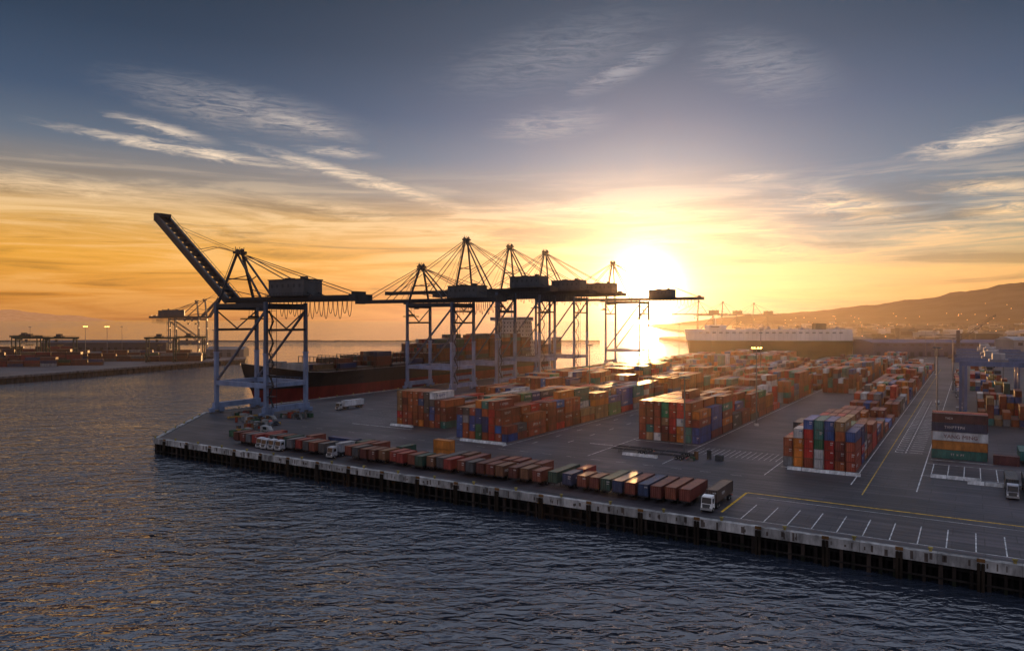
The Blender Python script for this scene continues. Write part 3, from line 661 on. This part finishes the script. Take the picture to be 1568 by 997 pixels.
def hill(name,az0,az1,D0,D1,prof,col,haze,seed=0,n=160,m=14):
    mb=MB(); idx=[]
    for i in range(n+1):
        az=math.radians(az0+(az1-az0)*i/n); row=[]
        H=prof(az0+(az1-az0)*i/n)
        for j in range(m+1):
            u=j/m; D=D0+(D1-D0)*u
            hh=H*(math.sin(u*math.pi/2)**1.3)*(1+0.10*noise1(i*.13+j*.9,seed)*(1-u*.6))
            row.append(len(mb.v)); mb.v.append((D*math.sin(az),D*math.cos(az),-6+max(0,hh)))
        idx.append(row)
    for i in range(n):
        for j in range(m): mb.f.append((idx[i][j],idx[i+1][j],idx[i+1][j+1],idx[i][j+1])); mb.c.append(col); mb.m.append(0)
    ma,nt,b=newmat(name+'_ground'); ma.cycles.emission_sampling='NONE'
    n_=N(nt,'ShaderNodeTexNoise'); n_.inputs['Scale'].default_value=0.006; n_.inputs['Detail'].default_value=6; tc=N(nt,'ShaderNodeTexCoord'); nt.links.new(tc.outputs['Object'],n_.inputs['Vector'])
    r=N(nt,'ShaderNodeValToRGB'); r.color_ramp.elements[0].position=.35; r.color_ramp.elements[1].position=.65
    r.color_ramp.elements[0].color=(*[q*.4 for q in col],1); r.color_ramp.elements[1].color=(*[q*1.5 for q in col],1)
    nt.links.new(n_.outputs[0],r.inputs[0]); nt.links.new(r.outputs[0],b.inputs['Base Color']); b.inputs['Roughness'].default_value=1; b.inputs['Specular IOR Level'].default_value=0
    b.inputs['Emission Color'].default_value=(*haze,1); b.inputs['Emission Strength'].default_value=1  # distance haze painted on as an even glow of the slope surface
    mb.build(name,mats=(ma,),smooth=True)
def profR(a):
    pts=[(12,0),(15,50),(18,95),(22,120),(26,180),(30,250),(33,320),(36,370),(45,450),(60,400)]
    for (x0,y0),(x1,y1) in zip(pts[:-1],pts[1:]):
        if x0<=a<=x1: f=(a-x0)/(x1-x0); return (y0+(y1-y0)*f)*(1+.05*noise1(a*1.2,2))
    return 0
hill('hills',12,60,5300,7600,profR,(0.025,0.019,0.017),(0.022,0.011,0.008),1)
def profL(a):
    return 420*max(0,1-((a+37)/8.5)**2)*(1+.2*noise1(a*.9,5))
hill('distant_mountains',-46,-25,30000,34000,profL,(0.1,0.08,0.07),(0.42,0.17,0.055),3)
mb=MB(); rr=random.Random(5)
for k in range(90):
    az=math.radians(rr.uniform(17,40)); u=rr.random()**2.2*.4; D=5300+2300*u; H=profR(math.degrees(az))*(math.sin(u*math.pi/2)**1.3)
    x,y=D*math.sin(az),D*math.cos(az); z=-6+H+8; mb.box(x,y-12,z,x+rr.uniform(2,4),y-8,z+rr.uniform(2,4),(1,.6,.3),0)
mb.build('hillside_lights',mats=(M_CITY,))
mb=MB()
for k in range(120):
    x=-1500+k*14; y=1500+3*math.sin(k); mb.hexa([(x,y,-6),(x+15,y,-6),(x+15,y+16,-6),(x,y+16,-6),(x+1,y+5,-2.5+R.random()),(x+14,y+5,-2.5+R.random()),(x+14,y+11,-2.5),(x+1,y+11,-2.5)],(.05,.045,.04))
mb.build('breakwater',mats=(M_CONC,))
# ------------------------------------------------------------------ water
m,nt,b=newmat('sea_water'); L=nt.links.new
b.inputs['Base Color'].default_value=(0.022,0.028,0.042,1); b.inputs['Roughness'].default_value=0.04; b.inputs['IOR'].default_value=2.1
tc=N(nt,'ShaderNodeTexCoord')
def wn(scale,rot,str_,det,dist=0.0):
    mp=N(nt,'ShaderNodeMapping'); mp.inputs['Rotation'].default_value=(0,0,math.radians(rot)); mp.inputs['Scale'].default_value=(scale*str_,scale,scale)
    n=N(nt,'ShaderNodeTexNoise'); n.inputs['Scale'].default_value=1; n.inputs['Detail'].default_value=det; n.inputs['Roughness'].default_value=0.5; n.inputs['Distortion'].default_value=dist
    L(tc.outputs['Object'],mp.inputs['Vector']); L(mp.outputs[0],n.inputs['Vector']); return n
a=wn(0.55,26,0.55,2.5,0.6); c=wn(0.16,-14,0.5,2,0.3); d_=wn(0.018,5,0.6,2)
s2=N(nt,'ShaderNodeMath',operation='MULTIPLY_ADD'); s2.inputs[1].default_value=1.5; L(c.outputs[0],s2.inputs[0]); L(a.outputs[0],s2.inputs[2])
bp=N(nt,'ShaderNodeBump'); bp.inputs['Distance'].default_value=1.15; L(s2.outputs[0],bp.inputs['Height'])
mr=N(nt,'ShaderNodeMapRange'); mr.inputs['From Min'].default_value=.35; mr.inputs['From Max'].default_value=.65; mr.inputs['To Min'].default_value=.45; mr.inputs['To Max'].default_value=1.0; L(d_.outputs[0],mr.inputs['Value']); L(mr.outputs[0],bp.inputs['Strength'])
L(bp.outputs[0],b.inputs['Normal'])
me=bpy.data.meshes.new('sea_water'); S=60000; me.from_pydata([(-S,-S,0),(S,-S,0),(S,S,0),(-S,S,0)],[],[(0,1,2,3)]); me.materials.append(m)
o=bpy.data.objects.new('sea_water',me); o.location=(0,0,ZW); scene.collection.objects.link(o)
# ------------------------------------------------------------------ thin sea haze over the harbour (real scattering volume)
vm=bpy.data.materials.new('sea_haze'); vm.use_nodes=True; vn=vm.node_tree; vn.nodes.clear()
vo=vn.nodes.new('ShaderNodeOutputMaterial'); vs=vn.nodes.new('ShaderNodeVolumeScatter'); vs.inputs['Density'].default_value=0.00006; vs.inputs['Anisotropy'].default_value=0.78; vs.inputs['Color'].default_value=(1.0,0.84,0.68,1)
vn.links.new(vs.outputs[0],vo.inputs['Volume'])
mb=MB(); mb.box(-1500,130,-30,1500,1900,140,(1,1,1)); mb.build('sea_haze',mats=(vm,))
# ------------------------------------------------------------------ sun + sky
SAZ=math.radians(10.2); SEL=math.radians(2.4)
sd=Vector((math.sin(SAZ)*math.cos(SEL),math.cos(SAZ)*math.cos(SEL),math.sin(SEL)))
sl=bpy.data.lights.new('sun','SUN'); sl.energy=5.0; sl.angle=math.radians(0.6); sl.color=(1.0,0.50,0.18)
so=bpy.data.objects.new('sun',sl); so.rotation_euler=sd.to_track_quat('Z','Y').to_euler(); scene.collection.objects.link(so)
w=bpy.data.worlds.new('World'); scene.world=w; w.use_nodes=True; nt=w.node_tree; L=nt.links.new
bg=nt.nodes['Background']
sky=N(nt,'ShaderNodeTexSky',sky_type='NISHITA'); sky.sun_disc=False; sky.sun_elevation=SEL; sky.sun_rotation=SAZ; sky.altitude=50
tc=N(nt,'ShaderNodeTexCoord'); sx=N(nt,'ShaderNodeSeparateXYZ'); L(tc.outputs['Generated'],sx.inputs[0])
def M(op,a,b=None,c=None,clamp=False):
    n=N(nt,'ShaderNodeMath',operation=op); n.use_clamp=clamp
    for i,v in enumerate((a,b,c)):
        if v is None: continue
        if isinstance(v,(int,float)): n.inputs[i].default_value=v
        else: L(v,n.inputs[i])
    return n.outputs[0]
def VS(v,f):
    n=N(nt,'ShaderNodeVectorMath',operation='SCALE')
    if isinstance(v,tuple): n.inputs[0].default_value=v
    else: L(v,n.inputs[0])
    if isinstance(f,(int,float)): n.inputs['Scale'].default_value=f
    else: L(f,n.inputs['Scale'])
    return n.outputs[0]
def VA(a,b2):
    n=N(nt,'ShaderNodeVectorMath',operation='ADD'); L(a,n.inputs[0]); L(b2,n.inputs[1]); return n.outputs[0]
def MIX(f,a,b2):
    n=N(nt,'ShaderNodeMix',data_type='RGBA'); L(f,n.inputs[0])
    for s_,v in ((6,a),(7,b2)):
        if isinstance(v,tuple): n.inputs[s_].default_value=(*v,1)
        else: L(v,n.inputs[s_])
    return n.outputs[2]
def SS(v,f0,f1,t0=0.0,t1=1.0):
    n=N(nt,'ShaderNodeMapRange',interpolation_type='SMOOTHSTEP'); n.inputs['From Min'].default_value=f0; n.inputs['From Max'].default_value=f1; n.inputs['To Min'].default_value=t0; n.inputs['To Max'].default_value=t1; L(v,n.inputs['Value']); return n.outputs[0]
X,Yy,Z=sx.outputs
az=M('MULTIPLY',M('ARCTAN2',X,Yy),57.2958); el=M('MULTIPLY',M('ARCSINE',Z),57.2958)
dt=N(nt,'ShaderNodeVectorMath',operation='DOT_PRODUCT'); L(tc.outputs['Generated'],dt.inputs[0]); dt.inputs[1].default_value=sd
D=M('MAXIMUM',dt.outputs['Value'],0.0)
def ramp(inp,pts):
    r=N(nt,'ShaderNodeValToRGB'); cr=r.color_ramp
    cr.elements[0].position=pts[0][0]; cr.elements[0].color=(*pts[0][1],1); cr.elements[1].position=pts[-1][0]; cr.elements[1].color=(*pts[-1][1],1)
    for p,c in pts[1:-1]: e=cr.elements.new(p); e.color=(*c,1)
    L(inp,r.inputs[0]); return r.outputs[0]
el90=M('DIVIDE',el,90.0)
HI=[(0.17,(0.046,0.080,0.150)),(0.22,(0.022,0.043,0.086)),(0.265,(0.015,0.029,0.058)),(0.32,(0.16,0.20,0.30)),(0.38,(0.44,0.49,0.62)),(0.65,(0.44,0.48,0.62)),(1.0,(0.36,0.42,0.58))]  # stops above the view brightened as added fill for scene and water
g_sun=ramp(el90,[(0,(0.45,0.16,0.04)),(0.02,(0.68,0.25,0.03)),(0.05,(0.84,0.37,0.04)),(0.08,(0.66,0.36,0.10)),(0.105,(0.31,0.25,0.20)),(0.135,(0.115,0.15,0.21))]+HI)
g_right=ramp(el90,[(0,(0.50,0.21,0.06)),(0.02,(0.74,0.32,0.06)),(0.04,(0.66,0.38,0.12)),(0.06,(0.36,0.31,0.19)),(0.085,(0.18,0.215,0.23)),(0.12,(0.09,0.14,0.205))]+HI)
base=MIX(SS(az,12,25),g_sun,g_right)
g_anti=ramp(el90,[(0,(0.23,0.21,0.26)),(0.1,(0.39,0.34,0.39)),(0.3,(0.41,0.41,0.52)),(0.6,(0.40,0.44,0.56)),(1.0,(0.36,0.42,0.58))])  # sky behind the camera raised as unseen fill for camera-facing sides
side=M('MULTIPLY_ADD',Yy,-0.9,0.25,clamp=True)
base=MIX(side,base,g_anti)
glow=VS((0.085,0.125,0.185),M('POWER',D,15.0))
glow=VA(glow,VS((0.44,0.34,0.22),M('POWER',D,80.0)))
glow=VA(glow,VS((1.5,0.95,0.36),M('POWER',D,420.0)))
glow=VA(glow,VS((8.0,6.2,3.6),M('POWER',D,1700.0)))
glow=VA(glow,VS((60,46,26),M('POWER',D,20000.0)))
glow=VA(glow,VS(sky.outputs[0],0.010))
simple=VA(base,glow)
L(simple,bg.inputs['Color']); bg.inputs['Strength'].default_value=1.0
cv=N(nt,'ShaderNodeCombineXYZ'); L(az,cv.inputs[0]); L(el,cv.inputs[1])
mp=N(nt,'ShaderNodeMapping'); mp.inputs['Scale'].default_value=(0.07,0.85,1); mp.inputs['Rotation'].default_value=(0,0,math.radians(3)); L(cv.outputs[0],mp.inputs['Vector'])
nz=N(nt,'ShaderNodeTexNoise'); nz.inputs['Scale'].default_value=1.0; nz.inputs['Detail'].default_value=6; nz.inputs['Roughness'].default_value=0.62; nz.inputs['Distortion'].default_value=0.6; L(mp.outputs[0],nz.inputs['Vector'])
mp2=N(nt,'ShaderNodeMapping'); mp2.inputs['Scale'].default_value=(0.34,2.3,1); mp2.inputs['Rotation'].default_value=(0,0,math.radians(-14)); L(cv.outputs[0],mp2.inputs['Vector'])
nz2=N(nt,'ShaderNodeTexNoise'); nz2.inputs['Scale'].default_value=1.0; nz2.inputs['Detail'].default_value=7; nz2.inputs['Roughness'].default_value=0.7; nz2.inputs['Distortion'].default_value=0.9; L(mp2.outputs[0],nz2.inputs['Vector'])
wv=N(nt,'ShaderNodeVectorMath',operation='MULTIPLY_ADD'); L(nz2.outputs['Color'],wv.inputs[0]); wv.inputs[1].default_value=(3.4,0.9,0); 
cofs=N(nt,'ShaderNodeVectorMath',operation='SUBTRACT'); L(cv.outputs[0],cofs.inputs[0]); cofs.inputs[1].default_value=(1.7,0.45,0); L(cofs.outputs[0],wv.inputs[2])
CL=[(-23.4,11.9,9.5,.42,-5,1.0),(-11.3,10.6,8.8,.55,-14,1.0),(-25.3,13.2,3.6,.5,-10,.95),(-20.3,15.2,9.0,1.7,-6,.5),(-16.3,14.5,5,.8,-10,.75),(-13.3,12.5,3.2,.45,-3,.6),
 (3.9,20.0,10,2.6,12,.30),(8.9,18.6,4.8,.9,22,.5),(19,18.2,5.6,2.4,-18,.36),(25,8.0,4.6,1.3,-14,1.0),(32.8,11.6,4.6,1.0,8,1.0),(33.3,8.7,4.2,.6,-3,.9),(34.5,7.1,3.4,.7,0,.9),(31.2,6.1,2.8,.42,-3,.8),
 (21,5.0,4,.7,-6,.95),(7.9,8.4,9.5,.55,-3,1.0),(13.3,5.8,7.5,.7,-8,.95),(3.3,14.9,5,1.3,5,.35),(-31,8.6,14,1.1,-2,.7),(25,3.0,8.5,.6,2,.7),(-4.2,6.6,8.5,.7,-4,.8),(-22,6.6,15,1.1,-4,.6),(18.4,10.4,3,.5,0,.5),(-11.3,8,9,.8,-8,.7)]
tot=None
for (A,E,a_,b_,r_,s_) in CL:
    m_=N(nt,'ShaderNodeMapping',vector_type='TEXTURE'); m_.inputs['Location'].default_value=(A,E,0); m_.inputs['Rotation'].default_value=(0,0,math.radians(r_)); m_.inputs['Scale'].default_value=(a_,b_,1)
    L(wv.outputs[0],m_.inputs['Vector']); ln=N(nt,'ShaderNodeVectorMath',operation='LENGTH'); L(m_.outputs[0],ln.inputs[0])
    mm=SS(ln.outputs['Value'],0,1.25,s_,0)
    tot=mm if tot is None else M('MAXIMUM',tot,mm)
wisp=N(nt,'ShaderNodeMapRange'); wisp.inputs['From Min'].default_value=.36; wisp.inputs['From Max'].default_value=.60; wisp.inputs['To Min'].default_value=.08; L(nz2.outputs[0],wisp.inputs['Value'])
placed=M('MULTIPLY',tot,wisp.outputs[0])
low=SS(el,12,6.5,0,.65)
mask=M('MAXIMUM',placed,M('MULTIPLY',SS(nz.outputs[0],.46,.62),low),clamp=True)
ccol=ramp(el90,[(0,(0.66,0.26,0.06)),(0.04,(1.0,0.50,0.13)),(0.08,(1.0,0.66,0.32)),(0.13,(0.95,0.74,0.54)),(0.18,(0.48,0.44,0.43)),(0.26,(0.26,0.27,0.31)),(1.0,(0.4,0.42,0.5))])
nfront=M('MULTIPLY_ADD',Yy,1.5,-0.1,clamp=True)
cl=MIX(M('MULTIPLY',mask,nfront),base,ccol)
dk=M('SUBTRACT',1.0,M('MULTIPLY',M('MULTIPLY',SS(nz.outputs[0],.49,.35,0,.6),low),nfront))
full=VA(VS(cl,dk),glow)
bg2=N(nt,'ShaderNodeBackground'); L(full,bg2.inputs['Color'])
sel=M('MULTIPLY',M('MULTIPLY',M('GREATER_THAN',el,-0.5),M('LESS_THAN',el,30.0)),M('GREATER_THAN',Yy,0.07))
ms=N(nt,'ShaderNodeMixShader'); L(sel,ms.inputs[0]); L(bg.outputs[0],ms.inputs[1]); L(bg2.outputs[0],ms.inputs[2]); L(ms.outputs[0],nt.nodes['World Output'].inputs['Surface'])
# ------------------------------------------------------------------ camera
cam=bpy.data.cameras.new('camera'); cam.sensor_width=36; cam.lens=1120/1568*36; cam.clip_start=1; cam.clip_end=200000
co=bpy.data.objects.new('camera',cam); co.location=(0,0,40); co.rotation_euler=(math.radians(90-0.44),0,0); scene.collection.objects.link(co); scene.camera=co
scene.view_settings.view_transform='Standard'; scene.view_settings.look='None'; scene.view_settings.exposure=0
print('objects',len(bpy.data.objects))
